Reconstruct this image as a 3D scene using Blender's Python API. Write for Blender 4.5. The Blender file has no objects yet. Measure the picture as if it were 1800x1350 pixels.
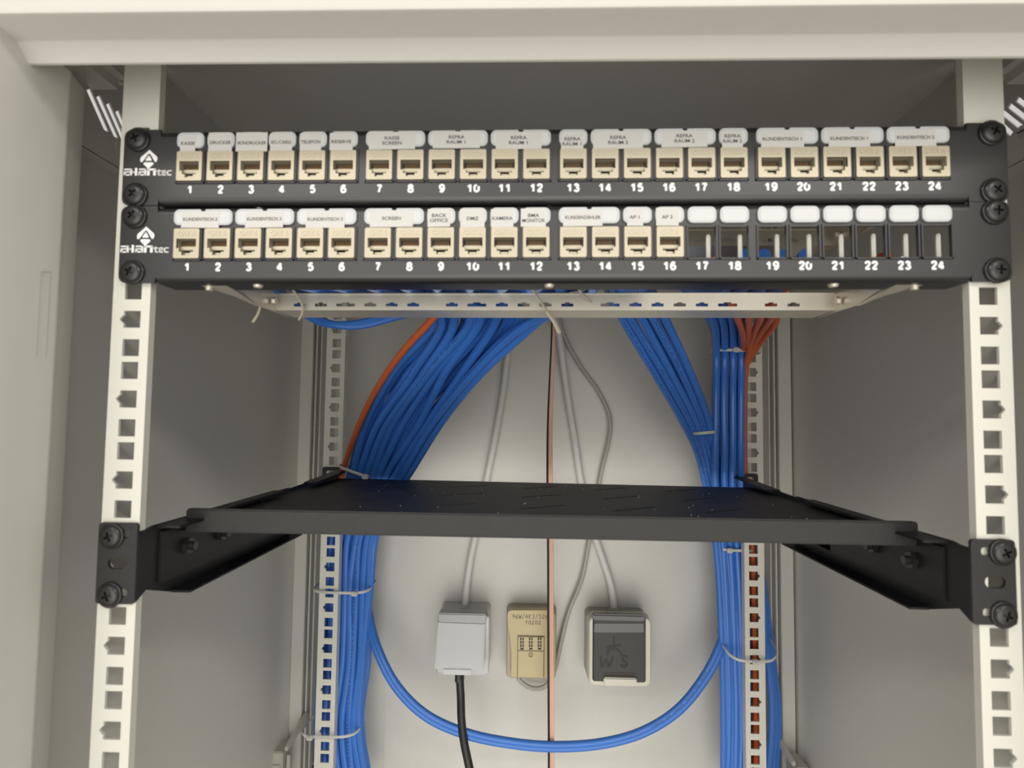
import bpy, bmesh, math, random
from mathutils import Vector, Matrix
from mathutils.geometry import tessellate_polygon
random.seed(7)
SC = bpy.context.scene
COL = SC.collection
U = 0.04445                      # one rack unit (m); world: X right, Y into the cabinet, Z up; front rails stand on Y = 0

# ------------------------------------------------------------------ camera
F_PX = 1040.70
PITCH, YAW, ROLL = 0.05573, -0.03331, 0.01283
CAM = Vector((-0.00965, -0.32013, -0.05168))
def cam_axes():
    fw = Vector((math.sin(YAW)*math.cos(PITCH), math.cos(YAW)*math.cos(PITCH), math.sin(PITCH)))
    rt = Vector((math.cos(YAW), -math.sin(YAW), 0)); up = rt.cross(fw)
    r2 = math.cos(ROLL)*rt + math.sin(ROLL)*up
    u2 = -math.sin(ROLL)*rt + math.cos(ROLL)*up
    return r2, u2, fw
R2, U2, FW = cam_axes()
cd = bpy.data.cameras.new('camera'); cam = bpy.data.objects.new('camera', cd); COL.objects.link(cam)
cd.sensor_width = 36; cd.lens = 36*F_PX/1800; cd.clip_start = 0.01; cd.clip_end = 50
M = Matrix((R2, U2, -FW)).transposed().to_4x4(); M.translation = CAM
cam.matrix_world = M
cd.dof.use_dof = True; cd.dof.focus_distance = 0.64; cd.dof.aperture_fstop = 11.0
SC.camera = cam
def AT(px, py, Y):               # photo pixel -> point at depth Y
    d = R2*((px-900)/F_PX) - U2*((py-675)/F_PX) + FW
    return CAM + d*((Y-CAM.y)/d.y)
def ATX(px, py, X):
    d = R2*((px-900)/F_PX) - U2*((py-675)/F_PX) + FW
    return CAM + d*((X-CAM.x)/d.x)

# ------------------------------------------------------------------ light and exposure
w = bpy.data.worlds.new('room_light'); SC.world = w; w.use_nodes = True
wn = w.node_tree.nodes; bg = wn['Background']
bg.inputs[1].default_value = 1.0
_tc = wn.new('ShaderNodeTexCoord'); _sp = wn.new('ShaderNodeSeparateXYZ'); _mr = wn.new('ShaderNodeMapRange'); _cr = wn.new('ShaderNodeValToRGB')
_mr.inputs[1].default_value = -1; _mr.inputs[2].default_value = 1
w.node_tree.links.new(_tc.outputs['Generated'], _sp.inputs[0]); w.node_tree.links.new(_sp.outputs[2], _mr.inputs[0])
w.node_tree.links.new(_mr.outputs[0], _cr.inputs[0])
# soft lobe in the -Y direction, an unseen glow added to brighten the interior
_dt = wn.new('ShaderNodeVectorMath'); _dt.operation = 'DOT_PRODUCT'; _dt.inputs[1].default_value = Vector((0, -1, -.22)).normalized()
_mx = wn.new('ShaderNodeMath'); _mx.operation = 'MAXIMUM'; _mx.inputs[1].default_value = 0
_pw = wn.new('ShaderNodeMath'); _pw.operation = 'POWER'; _pw.inputs[1].default_value = 8
_ad = wn.new('ShaderNodeMix'); _ad.data_type = 'RGBA'; _ad.blend_type = 'ADD'; _ad.inputs[7].default_value = (3.45, 3.38, 3.2, 1); _ad.clamp_result = False
_l = w.node_tree.links.new
_l(_tc.outputs['Generated'], _dt.inputs[0]); _l(_dt.outputs['Value'], _mx.inputs[0]); _l(_mx.outputs[0], _pw.inputs[0]); _l(_pw.outputs[0], _ad.inputs[0])
_l(_cr.outputs[0], _ad.inputs[6]); _l(_ad.outputs[2], bg.inputs[0])
for _i, (_p, _c) in enumerate(((0., (.36, .32, .26)), (.40, (.46, .43, .385)), (.50, (.50, .48, .45)), (.62, (.48, .465, .44)), (.80, (.85, .83, .78)))):   # floor, far walls, ceiling of the room
    _e = _cr.color_ramp.elements[_i] if _i < 2 else _cr.color_ramp.elements.new(_p)
    _e.position = _p; _e.color = (*_c, 1)
def area(name, loc, target, sx, sy, power, color=(1, .965, .89)):
    l = bpy.data.lights.new(name, 'AREA'); l.shape = 'RECTANGLE'; l.size = sx; l.size_y = sy
    l.energy = power; l.color = color
    o = bpy.data.objects.new(name, l); COL.objects.link(o); o.location = loc
    o.rotation_euler = (Vector(target)-Vector(loc)).to_track_quat('-Z', 'Y').to_euler()
    return o
area('ceiling_tube_right', (1.15, -1.80, 1.20), (0, 0, -.05), 1.2, 0.10, 13)
area('ceiling_tube_left', (-1.15, -1.80, 1.20), (0, 0, -.05), 1.2, 0.10, 12)
SC.view_settings.view_transform = 'Standard'; SC.view_settings.look = 'None'
SC.view_settings.exposure = 0.0; SC.view_settings.gamma = 1.0; SC.view_settings.use_curve_mapping = False

# ------------------------------------------------------------------ materials
def mat(name, col, rough=.5, metal=0., bump=0., bscale=800, spec=.5, mottled=0., coat=0.):
    m = bpy.data.materials.new(name); m.use_nodes = True
    nt = m.node_tree; b = nt.nodes['Principled BSDF']
    b.inputs['Base Color'].default_value = (*col, 1); b.inputs['Roughness'].default_value = rough
    b.inputs['Metallic'].default_value = metal; b.inputs['Specular IOR Level'].default_value = spec
    b.inputs['Coat Weight'].default_value = coat; b.inputs['Coat Roughness'].default_value = .15
    tc = nt.nodes.new('ShaderNodeTexCoord')
    n = nt.nodes.new('ShaderNodeTexNoise'); n.inputs['Scale'].default_value = bscale; n.inputs['Detail'].default_value = 3
    nt.links.new(tc.outputs['Object'], n.inputs['Vector'])
    if bump:
        bp = nt.nodes.new('ShaderNodeBump'); bp.inputs['Strength'].default_value = bump; bp.inputs['Distance'].default_value = .0004
        nt.links.new(n.outputs['Fac'], bp.inputs['Height']); nt.links.new(bp.outputs['Normal'], b.inputs['Normal'])
    if mottled:
        n2 = nt.nodes.new('ShaderNodeTexNoise'); n2.inputs['Scale'].default_value = bscale*.12; n2.inputs['Detail'].default_value = 4
        nt.links.new(tc.outputs['Object'], n2.inputs['Vector'])
        mx = nt.nodes.new('ShaderNodeMix'); mx.data_type = 'RGBA'
        mx.inputs[6].default_value = (*[c*(1-mottled) for c in col], 1); mx.inputs[7].default_value = (*[min(1, c*(1+mottled)) for c in col], 1)
        nt.links.new(n2.outputs['Fac'], mx.inputs[0]); nt.links.new(mx.outputs[2], b.inputs['Base Color'])
    return m
PAINT = mat('grey_cabinet_paint', (.62, .607, .56), .42, bump=.05, bscale=900, mottled=.02)
RAILP = mat('light_rail_paint', (.70, .685, .61), .38, bump=.04, bscale=900)
BLACK = mat('black_panel_paint', (.013, .012, .013), .37, bump=.05, bscale=1500, spec=.8, mottled=.08)
BRKM = mat('black_bracket_paint', (.010, .010, .011), .45, spec=.4)
SHELFM = mat('black_shelf_powder_coat', (.024, .0225, .022), .52, bump=.6, bscale=1400, spec=.40, mottled=.15)
SCREWM = mat('black_screw_steel', (.030, .029, .029), .27, metal=.35, spec=.6)
ZINC = mat('zinc_jack_metal', (.52, .465, .35), .42, metal=.35, bump=.08, bscale=900, mottled=.04)
PIN = mat('gold_contact', (.20, .12, .05), .45, metal=.5)
DARK = mat('dark_plastic', (.055, .04, .03), .6)
NICKEL = mat('nickel_tray_steel', (.78, .73, .62), .32, metal=.6, bump=.06, bscale=300, mottled=.10)
WHITE = mat('white_text_paint', (.86, .86, .85), .5)
HOLDER = mat('label_holder_plastic', (.52, .54, .55), .25, spec=.5, coat=.3)
INSERT = mat('white_insert', (.60, .61, .61), .35)
PAPER = mat('label_tape', (.58, .567, .54), .35, coat=.3)
INK = mat('black_ink', (.05, .05, .05), .6)
BLUE = mat('blue_cable_sheath', (.046, .185, .62), .36, bump=.10, bscale=250, mottled=.10)
ORANGE = mat('orange_cable_sheath', (.62, .125, .035), .40, bump=.10, bscale=250, mottled=.10)
GREYC = mat('light_grey_cable_sheath', (.66, .65, .62), .42)
GREYT = mat('thin_grey_cable_sheath', (.40, .385, .35), .42)
COPPER = mat('copper_strand_in_clear_sheath', (.88, .56, .43), .30, metal=.3, bump=.3, bscale=500)
BLACKC = mat('black_rubber_cable', (.018, .018, .018), .38)
TIEM = mat('natural_nylon', (.58, .57, .53), .35, spec=.5)
TIEB = mat('beige_tie_nylon', (.50, .44, .33), .4)
SOCKW = mat('grey_white_socket_plastic', (.53, .53, .545), .22, spec=.5)
SOCKG = mat('grey_socket_plastic', (.36, .365, .37), .32)
SOCKB = mat('grey_base_plastic', (.40, .385, .345), .4)
IVORY = mat('ivory_plastic', (.62, .59, .50), .33)
SMOKE = mat('smoked_dark_lid_plastic', (.044, .044, .042), .40, spec=.3)
MARK = mat('dark_marker', (.008, .008, .008), .5)
SMOKE2 = mat('smoked_glossy_lid_plastic', (.05, .05, .052), .10, spec=.5)
YELLOW = mat('yellowed_plastic', (.52, .42, .215), .35)
YELLOWB = mat('yellowed_base_plastic', (.42, .36, .255), .4)
LATCH = mat('grey_latch_plastic', (.46, .44, .39), .35)

# ------------------------------------------------------------------ mesh helpers
def link(name, me, m, parent=None, smooth=False):
    o = bpy.data.objects.new(name, me); COL.objects.link(o)
    for mm in (m if isinstance(m, (list, tuple)) else [m]):
        if mm: me.materials.append(mm)
    if parent: o.parent = parent
    if smooth:
        for p in me.polygons: p.use_smooth = True
    return o
def smooth_by_angle(me, ang=35):
    bm = bmesh.new(); bm.from_mesh(me)
    for f in bm.faces: f.smooth = True
    a = math.radians(ang)
    for e in bm.edges:
        if len(e.link_faces) == 2 and e.calc_face_angle(0) > a: e.smooth = False
    bm.to_mesh(me); bm.free()
def obj(name, bm, m, parent=None, smooth=True):
    me = bpy.data.meshes.new(name); bm.normal_update(); bm.to_mesh(me); bm.free()
    o = link(name, me, m, parent)
    if smooth: smooth_by_angle(me)
    return o
def thing(name, label, cat, loc=(0, 0, 0), group=None):
    o = bpy.data.objects.new(name, None); o.empty_display_size = .02; COL.objects.link(o); o.location = loc
    o['label'] = label; o['category'] = cat
    if group: o['group'] = group
    return o
def tag(o, label, cat, group=None):
    o['label'] = label; o['category'] = cat
    if group: o['group'] = group
    return o
def keep(o, parent):            # parent without moving
    o.parent = parent; o.matrix_parent_inverse = Matrix.Translation(-Vector(parent.location)) if parent.rotation_euler.y == 0 else parent.matrix_world.inverted()
    return o
def box(bm, a, b, bev=0., mi=0):
    x0, y0, z0 = a; x1, y1, z1 = b
    r = bmesh.ops.create_cube(bm, size=1)
    for v in r['verts']:
        v.co = Vector(((x0+x1)/2+v.co.x*(x1-x0), (y0+y1)/2+v.co.y*(y1-y0), (z0+z1)/2+v.co.z*(z1-z0)))
    fs = {f for v in r['verts'] for f in v.link_faces}
    for f in fs: f.material_index = mi
    if bev:
        es = list({e for v in r['verts'] for e in v.link_edges})
        bmesh.ops.bevel(bm, geom=es, offset=bev, segments=2, affect='EDGES', clamp_overlap=True)
def hexa(bm, pts, bev=0.):      # 8 points: 4 front (ccw) + 4 back
    vs = [bm.verts.new(p) for p in pts]
    q = [(0, 1, 2, 3), (7, 6, 5, 4), (0, 4, 5, 1), (1, 5, 6, 2), (2, 6, 7, 3), (3, 7, 4, 0)]
    fs = [bm.faces.new([vs[i] for i in f]) for f in q]
    bmesh.ops.recalc_face_normals(bm, faces=fs)
    if bev:
        bmesh.ops.bevel(bm, geom=list({e for f in fs for e in f.edges}), offset=bev, segments=2, affect='EDGES', clamp_overlap=True)
def cyl(bm, c0, c1, r0, r1=None, n=20):
    r1 = r0 if r1 is None else r1
    c0 = Vector(c0); c1 = Vector(c1); ax = (c1-c0).normalized()
    t = ax.orthogonal().normalized(); s = ax.cross(t)
    A = [bm.verts.new(c0+(t*math.cos(2*math.pi*i/n)+s*math.sin(2*math.pi*i/n))*r0) for i in range(n)]
    B = [bm.verts.new(c1+(t*math.cos(2*math.pi*i/n)+s*math.sin(2*math.pi*i/n))*r1) for i in range(n)]
    for i in range(n): bm.faces.new((A[i], A[(i+1) % n], B[(i+1) % n], B[i]))
    bm.faces.new(A[::-1]); bm.faces.new(B)
def resample(pts, per=10):
    P = [Vector(p) for p in pts]
    if len(P) < 3: return P
    Q = [P[0]*2-P[1]] + P + [P[-1]*2-P[-2]]
    out = []
    for i in range(1, len(Q)-2):
        p0, p1, p2, p3 = Q[i-1:i+3]
        d0 = max((p1-p0).length, 1e-6)**.5; d1 = max((p2-p1).length, 1e-6)**.5; d2 = max((p3-p2).length, 1e-6)**.5
        m1 = (p1-p0)/d0 - (p2-p0)/(d0+d1) + (p2-p1)/d1
        m2 = (p2-p1)/d1 - (p3-p1)/(d1+d2) + (p3-p2)/d2
        m1 *= d1; m2 *= d1
        for k in range(per):
            t = k/per
            out.append((2*t**3-3*t*t+1)*p1+(t**3-2*t*t+t)*m1+(-2*t**3+3*t*t)*p2+(t**3-t*t)*m2)
    out.append(P[-1]); return out
def tube(bm, pts, r, n=10, per=8, raw=False, flat=None, closed=False, mi=0):
    P = [Vector(p) for p in pts] if raw else resample(pts, per)
    N = len(P); rings = []; prev = None
    for i, p in enumerate(P):
        if closed: tg = (P[(i+1) % N]-P[i-1]).normalized()
        else: tg = (P[min(i+1, N-1)]-P[max(i-1, 0)]).normalized()
        if flat is not None:
            a = flat - tg*flat.dot(tg); a.normalize()
        elif prev is None: a = tg.orthogonal().normalized()
        else: a = (prev - tg*prev.dot(tg)).normalized()
        prev = a; b = tg.cross(a)
        ra, rb = (r if isinstance(r, tuple) else (r, r))
        rings.append([bm.verts.new(p+a*ra*math.cos(2*math.pi*k/n)+b*rb*math.sin(2*math.pi*k/n)) for k in range(n)])
    rng = range(N) if closed else range(N-1)
    for i in rng:
        A, B = rings[i], rings[(i+1) % N]
        for k in range(n):
            f = bm.faces.new((A[k], A[(k+1) % n], B[(k+1) % n], B[k])); f.material_index = mi
    if not closed:
        f = bm.faces.new(rings[0][::-1]); f.material_index = mi
        f = bm.faces.new(rings[-1]); f.material_index = mi
    bmesh.ops.recalc_face_normals(bm, faces=bm.faces)
def rrect(cx, cy, w, h, r, n=5):
    out = []
    for sx, sy, a0 in ((1, 1, 0), (-1, 1, 90), (-1, -1, 180), (1, -1, 270)):
        for k in range(n+1):
            a = math.radians(a0+90*k/n)
            out.append((cx+sx*(w/2-r)+r*math.cos(a), cy+sy*(h/2-r)+r*math.sin(a)))
    return out
def plate(bm, outer, holes, frame, t, mi=0, cut_mi=None):
    """flat sheet with holes: outline in (u, v), frame = (origin, udir, vdir, ndir); thickness t along ndir"""
    o, ud, vd, nd = [Vector(x) for x in frame]
    loops = [outer]+list(holes)
    tess = tessellate_polygon([[Vector((x, y, 0)) for x, y in lp] for lp in loops])
    flat = [p for lp in loops for p in lp]
    A = [bm.verts.new(o+ud*x+vd*y) for x, y in flat]; B = [bm.verts.new(o+ud*x+vd*y+nd*t) for x, y in flat]
    nf = []
    for a, b, c in tess:
        try:
            nf.append(bm.faces.new((A[a], A[b], A[c]))); nf.append(bm.faces.new((B[c], B[b], B[a])))
        except ValueError: pass
    k = 0
    cut = []
    for q, lp in enumerate(loops):
        n = len(lp)
        for i in range(n):
            j = (i+1) % n
            nf.append(bm.faces.new((A[k+i], A[k+j], B[k+j], B[k+i])))
            if q: cut.append(nf[-1])
        k += n
    for f in nf: f.material_index = mi
    if cut_mi is not None:
        for f in cut: f.material_index = cut_mi
    bmesh.ops.recalc_face_normals(bm, faces=nf)
XZ = lambda y, o=(0, 0): (Vector((o[0], y, o[1])), (1, 0, 0), (0, 0, 1), (0, 1, 0))   # front sheet, thickness going back
def text_mesh(s, size, bold=0., ext=.00008, align='CENTER', sx=1.0):
    c = bpy.data.curves.new('txt', 'FONT'); c.body = s; c.size = size; c.align_x = align; c.align_y = 'CENTER'
    c.offset = bold; c.extrude = ext; c.resolution_u = 4; c.space_line = .95
    t = bpy.data.objects.new('txt', c); COL.objects.link(t)
    me = bpy.data.meshes.new_from_object(t.evaluated_get(bpy.context.evaluated_depsgraph_get()))
    bpy.data.objects.remove(t); bpy.data.curves.remove(c)
    me.transform(Matrix.Rotation(math.pi/2, 4, 'X') @ Matrix.Diagonal((sx, 1, 1, 1)))
    me.materials.clear()
    return me
def add_mesh(bm, me, off, mi=0):
    b2 = bmesh.new(); b2.from_mesh(me)
    m = {}
    for v in b2.verts: m[v] = bm.verts.new(v.co+Vector(off))
    for f in b2.faces:
        try: g = bm.faces.new([m[v] for v in f.verts]); g.material_index = mi
        except ValueError: pass
    b2.free()

# ------------------------------------------------------------------ the cabinet
XL, XR, ZT, YB = -.2925, .3005, .206, .42
cab = thing('network_cabinet', 'light grey sheet metal network cabinet standing open, holding the rails, panels and shelf', 'cabinet')
bm = bmesh.new(); box(bm, (XL-.02, YB, -1.0), (XR+.02, YB+.002, ZT+.02))
box(bm, (-.185, YB-.0006, -.9), (-.184, YB+.0005, -.33)); obj('back_panel', bm, PAINT, cab, False)
def side_panel(x, s):
    bm = bmesh.new()
    box(bm, (min(x, x+s*.0015), .0, -1.0), (max(x, x+s*.0015), YB, .129))
    box(bm, (min(x, x+s*.0015), .099, .129), (max(x, x+s*.0015), YB, ZT))
    # small pressed tabs high on the panel
    for (y, z) in ((.125, .165), (.175, .165)):
        box(bm, (min(x-s*.0006, x), y, z-.009), (max(x-s*.0006, x), y+.012, z+.009), .0003)
    return obj('side_panel', bm, PAINT, cab, False)
side_panel(XL, -1); side_panel(XR, 1)
bm = bmesh.new(); box(bm, (XL-.02, -.02, ZT), (XR+.02, YB+.01, ZT+.002)); obj('top_panel', bm, PAINT, cab, False)
bm = bmesh.new(); box(bm, (XL-.02, -.02, -1.002), (XR+.02, YB+.01, -1.0)); obj('bottom_panel', bm, PAINT, cab, False)
# front frame: header and two stiles, folded sheet profiles
def sweep(bm, prof, a, b, fn):
    A = [bm.verts.new(fn(p, a)) for p in prof]; B = [bm.verts.new(fn(p, b)) for p in prof]
    n = len(prof); fs = []
    for i in range(n): fs.append(bm.faces.new((A[i], A[(i+1) % n], B[(i+1) % n], B[i])))
    fs.append(bm.faces.new(A[::-1])); fs.append(bm.faces.new(B))
    bmesh.ops.recalc_face_normals(bm, faces=fs)
hp = [(-.071, .30), (-.071, .1290), (-.0702, .1274), (-.0688, .1268), (-.0530, .1264), (-.0520, .1259), (-.0468, .1211), (-.0460, .1201), (-.0453, .1194), (-.0440, .1192), (-.0430, .1201), (-.0430, .17), (-.02, .20), (-.02, .30)]
bm = bmesh.new(); sweep(bm, hp, -.36, .36, lambda p, x: (x, p[0], p[1])); obj('header', bm, PAINT, cab)
sp = [(.36, -.071), (.2625, -.071), (.2612, -.0705), (.2605, -.069), (.2592, -.035), (.2589, -.0335), (.2580, -.0225), (.2580, -.0208), (.2588, -.0195), (.2600, -.017), (.2640, -.004), (.2650, -.002), (.36, -.002)]
for s in (-1, 1):
    bm = bmesh.new(); sweep(bm, sp, -1.0, .13, lambda p, z, s=s: (s*p[0] + (.006 if s > 0 else 0), p[1], z))
    st = obj('stile', bm, PAINT, cab)
bm = bmesh.new()
a, b, c, d = [ATX(px, py, -.2582) for px, py in ((73, 478), (89, 478), (81, 628), (64, 628))]
for p, q in ((a, b), (a, d), (b, c)):
    tube(bm, [p, q], .00012, n=6, raw=True)
obj('slot_edge', bm, SOCKG, cab)
# front corner blocks and vented side strips at the top of the sides
def on_x(px, py, X):
    p = ATX(px, py, X); return (p.y, p.z)
for s, X in ((-1, -.285), (1, .290)):
    bm = bmesh.new(); x0, x1 = sorted((s*.262, s*.291))
    pts = [(x0, -.018, .129), (x1, -.018, .129), (x1, .034, .129), (x0, .034, .129)]
    box(bm, (x0, -.018, .148), (x1, .034, .19), .006); obj('corner_bracket', bm, PAINT, cab)
    bm = bmesh.new()
    if s < 0: slots = [((156, 157), (189, 232)), ((173, 169), (206, 243)), ((190, 182), (222, 256)), ((206, 195), (238, 268)), ((222, 208), (254, 280))]; hw = .0023
    else: slots = [((1742, 172), (1772, 247)), ((1761, 197), (1796, 225)), ((1773, 185), (1810, 214)), ((1787, 174), (1826, 203)), ((1749, 209), (1778, 236))][1:]; hw = .0016
    holes = []
    for a, b in slots:
        (y0, z0), (y1, z1) = on_x(*a, X), on_x(*b, X)
        d = Vector((y1-y0, z1-z0)); n = Vector((-d.y, d.x)).normalized()*hw
        holes.append([(y0+n.x, z0+n.y), (y1+n.x, z1+n.y), (y1-n.x, z1-n.y), (y0-n.x, z0-n.y)])
    fr = (Vector((X, 0, 0)), (0, 1, 0), (0, 0, 1), (s, 0, 0))
    plate(bm, [(-.002, .118), (.10, .118), (.10, ZT), (-.002, ZT)], holes, fr, .0012)
    obj('vent_strip', bm, DARK if False else PAINT, cab, False)
    bm = bmesh.new()
    pts = [(-.002, .109), (.10, .109), (.10, .128), (.035, .128), (.035, .124), (.018, .1235), (.018, .128), (-.002, .128)]
    hy, hz = on_x(197, 258, X) if s < 0 else on_x(1797, 232, X)
    plate(bm, pts, [[(hy+.003*math.cos(a*math.pi/8), hz+.004*math.sin(a*math.pi/8)) for a in range(16)]], (Vector((X-s*.001, 0, 0)), (0, 1, 0), (0, 0, 1), (s, 0, 0)), .0012)
    obj('side_rail', bm, PAINT, cab, False)
    # a ledge that closes the gap to the side panel
    bm = bmesh.new(); xa, xb = sorted((X-s*.001, (XL if s < 0 else XR)+s*.001)); box(bm, (xa, -.002, .108), (xb, .10, .1095)); obj('ledge', bm, PAINT, cab, False)
# rear corner posts
for s in (-1, 1):
    xo = XL if s < 0 else XR-.002
    bm = bmesh.new()
    for (a, b, y0, y1) in ((0, .0145, .393, .42), (.0165, .0185, .398, .42), (.0215, .023, .402, .42)):
        x0, x1 = sorted((xo-s*a, xo-s*b)); box(bm, (x0, y0, -1.0), (x1, y1, ZT), .0006)
    x0, x1 = sorted((xo, xo-s*.0225)); box(bm, (x0, .410, -1.0), (x1, .42, ZT))
    obj('corner_post', bm, PAINT, cab)
# grommet low on the back panel
p = AT(551, 1332, .40)
bm = bmesh.new()
tube(bm, [p+Vector((.014*math.cos(a*math.pi/16), .012, .019*math.sin(a*math.pi/16))) for a in range(32)], .0016, n=8, raw=True, closed=True)
cyl(bm, p+Vector((0, .0145, 0)), p+Vector((0, .017, 0)), .0135, n=24); obj('cable_grommet', bm, DARK, cab)
# side panel latches low on the rear posts
def latch(pts_px, s):
    bm = bmesh.new()
    (x0, y0), (x1, y1) = pts_px
    Yf = .352
    P = AT(x0, y0, Yf); Q = AT(x1, y1, Yf)
    xa, xb = sorted((P.x, Q.x))
    box(bm, (xa, Yf, P.z-.05), (xb, Yf+.03, P.z), .0012)
    box(bm, (xa+.002, Yf-.0015, P.z-.05), (xb-.002, Yf, P.z-.013), .0006)
    i = xb if s < 0 else xa
    hexa(bm, [(i, Yf+.004, P.z-.001), (i-s*.004, Yf+.004, P.z-.001), (i-s*.004, Yf+.004, P.z+.004), (i, Yf+.004, P.z+.004),
              (i-s*.006, Yf+.045, P.z+.012), (i-s*.011, Yf+.045, P.z+.012), (i-s*.011, Yf+.045, P.z+.022), (i-s*.006, Yf+.045, P.z+.022)], .0006)
    box(bm, (min(i-s*.002, i-s*.006), Yf+.006, P.z-.05), (max(i-s*.002, i-s*.006), Yf+.012, P.z-.006), .0006)
    obj('panel_latch', bm, LATCH, cab)
latch(((477, 1322), (497, 1322)), -1)
latch(((1402, 1350), (1424, 1350)), 1)

# ------------------------------------------------------------------ the four mounting rails
def sq(cx, cz, h=.00475, notch=0):
    if notch == 0: return [(cx-h, cz-h), (cx+h, cz-h), (cx+h, cz+h), (cx-h, cz+h)]
    if notch > 0: return [(cx-h, cz-h), (cx+h, cz-h), (cx+h, cz-.0022), (cx+h+.0009, cz-.0020), (cx+h+.0012, cz-.0012), (cx+h+.0021, cz-.0007), (cx+h+.0021, cz+.0007), (cx+h+.0012, cz+.0012), (cx+h+.0009, cz+.0020), (cx+h, cz+.0022), (cx+h, cz+h), (cx-h, cz+h)]
    return [(2*cx-x, z) for x, z in sq(cx, cz, h, 1)][::-1]
def rail(xh, y, s, zlo, zhi, ztop, flange, inner, label, dz=0.):
    t = thing('mounting_rail', label, 'rack rail', (xh, y, zlo))
    bm = bmesh.new(); holes = []
    k = -3
    while True:
        zc = -k*U+dz
        if zc < zlo: break
        for d in (.015875, 0, -.015875):
            z = zc+d
            if zlo+.01 < z < zhi: holes.append((z-zlo, d == 0))
        k += 1
    xo, xi = s*.0115, -s*.0098
    # each hole row: two side pieces (the outer one carries the notch) between full-width bands
    h = .00475; H = ztop-zlo; hs = sorted(holes); zprev = 0.
    def strip(pts): plate(bm, [(s*x, z) for x, z in (pts if s > 0 else pts[::-1])], [], XZ(0), .0018)
    for z, notch in hs+[(None, 0)]:
        z0 = z-h if z is not None else H
        strip([(-.0098, zprev), (-h, zprev), (h, zprev), (.0115, zprev), (.0115, z0), (h, z0), (-h, z0), (-.0098, z0)] if 0 < zprev and z is not None else [(-.0098, zprev), (.0115, zprev), (.0115, z0), (-.0098, z0)])
        if z is None: break
        strip([(-.0098, z-h), (-h, z-h), (-h, z+h), (-.0098, z+h)])
        nt = [(h, z+.0022), (h+.0009, z+.0020), (h+.0012, z+.0012), (h+.0021, z+.0007), (h+.0021, z-.0007), (h+.0012, z-.0012), (h+.0009, z-.0020), (h, z-.0022)] if notch else []
        strip([(h, z-h), (.0115, z-h), (.0115, z+h), (h, z+h)]+nt)
        zprev = z+h
    bmesh.ops.remove_doubles(bm, verts=bm.verts, dist=.00002)
    obj('rail_face', bm, RAILP, t, False)
    bm = bmesh.new()
    a, b = sorted((xo, xo-s*.0018)); box(bm, (a, .0018, 0), (b, flange, ztop-zlo), 0)
    a, b = sorted((xi, xi+s*.0018)); box(bm, (a, .0018, 0), (b, inner, ztop-zlo), 0)
    obj('rail_flange', bm, RAILP, t, False)
    return t
rail(-.2325, 0, -1, -1.0, .115, ZT, .024, .005, 'front left off-white square-hole rail, screwed to the left ends of both patch panels')
rail(.2327, 0, 1, -1.0, .115, ZT, .024, .005, 'front right off-white square-hole rail, screwed to the right ends of both patch panels')
rail(-.2318, .343, -1, -1.0, .19, ZT, .03, .010, 'rear left square-hole rail deep in the cabinet, beside the thick blue bundle', .0012)
rail(.2340, .343, 1, -1.0, .19, ZT, .03, .010, 'rear right square-hole rail deep in the cabinet, with orange cables showing through its holes', .0012)

# ------------------------------------------------------------------ screws
def cross_ring(r, c, arm):       # plus-shaped ring of 24 points
    out = []
    for k in range(4):
        a = math.pi/2*k
        for (x, z) in ((arm, c), (arm*.98, .0), (arm, -c)): pass
        loc = [(c, -c), (arm, -c), (arm, 0), (arm, c)]
        for x, z in loc: out.append((x*math.cos(a)-z*math.sin(a), x*math.sin(a)+z*math.cos(a)))
    return out
def screw_mesh():
    bm = bmesh.new(); n = 16
    prof = [(.0070, 0.), (.0070, -.0008), (.0066, -.0013), (.0062, -.0014), (.0061, -.0018), (.0055, -.0026), (.0045, -.0031), (.0035, -.0033)]
    rings = []
    base = cross_ring(0, .0006, .0026)
    ang = [math.atan2(z, x) for x, z in base]
    N = len(base)
    for r, y in prof: rings.append([bm.verts.new((r*math.cos(2*math.pi*(i-1.5)/N), y, r*math.sin(2*math.pi*(i-1.5)/N))) for i in range(N)])
    rings.append([bm.verts.new((x, -.0034, z)) for x, z in base])
    rings.append([bm.verts.new((x*.8, -.0014, z*.8)) for x, z in base])
    for A, B in zip(rings, rings[1:]):
        for i in range(N): bm.faces.new((A[i], A[(i+1) % N], B[(i+1) % N], B[i]))
    bm.faces.new(rings[-1]); bm.faces.new(rings[0][::-1])
    bmesh.ops.recalc_face_normals(bm, faces=bm.faces)
    me = bpy.data.meshes.new('screw'); bm.to_mesh(me); bm.free(); me.materials.append(SCREWM); smooth_by_angle(me, 40)
    bb = bmesh.new(); bb.from_mesh(me); bmesh.ops.subdivide_edges(bb, edges=[e for e in bb.edges if e.calc_length() > .0015 and False], cuts=1); bb.free()
    return me
SCREW = screw_mesh()
def screw(parent, loc, tilt=0.):
    o = bpy.data.objects.new('screw', SCREW); COL.objects.link(o); o.parent = parent; o.location = loc
    o.rotation_euler = (0, tilt, 0); return o

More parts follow.
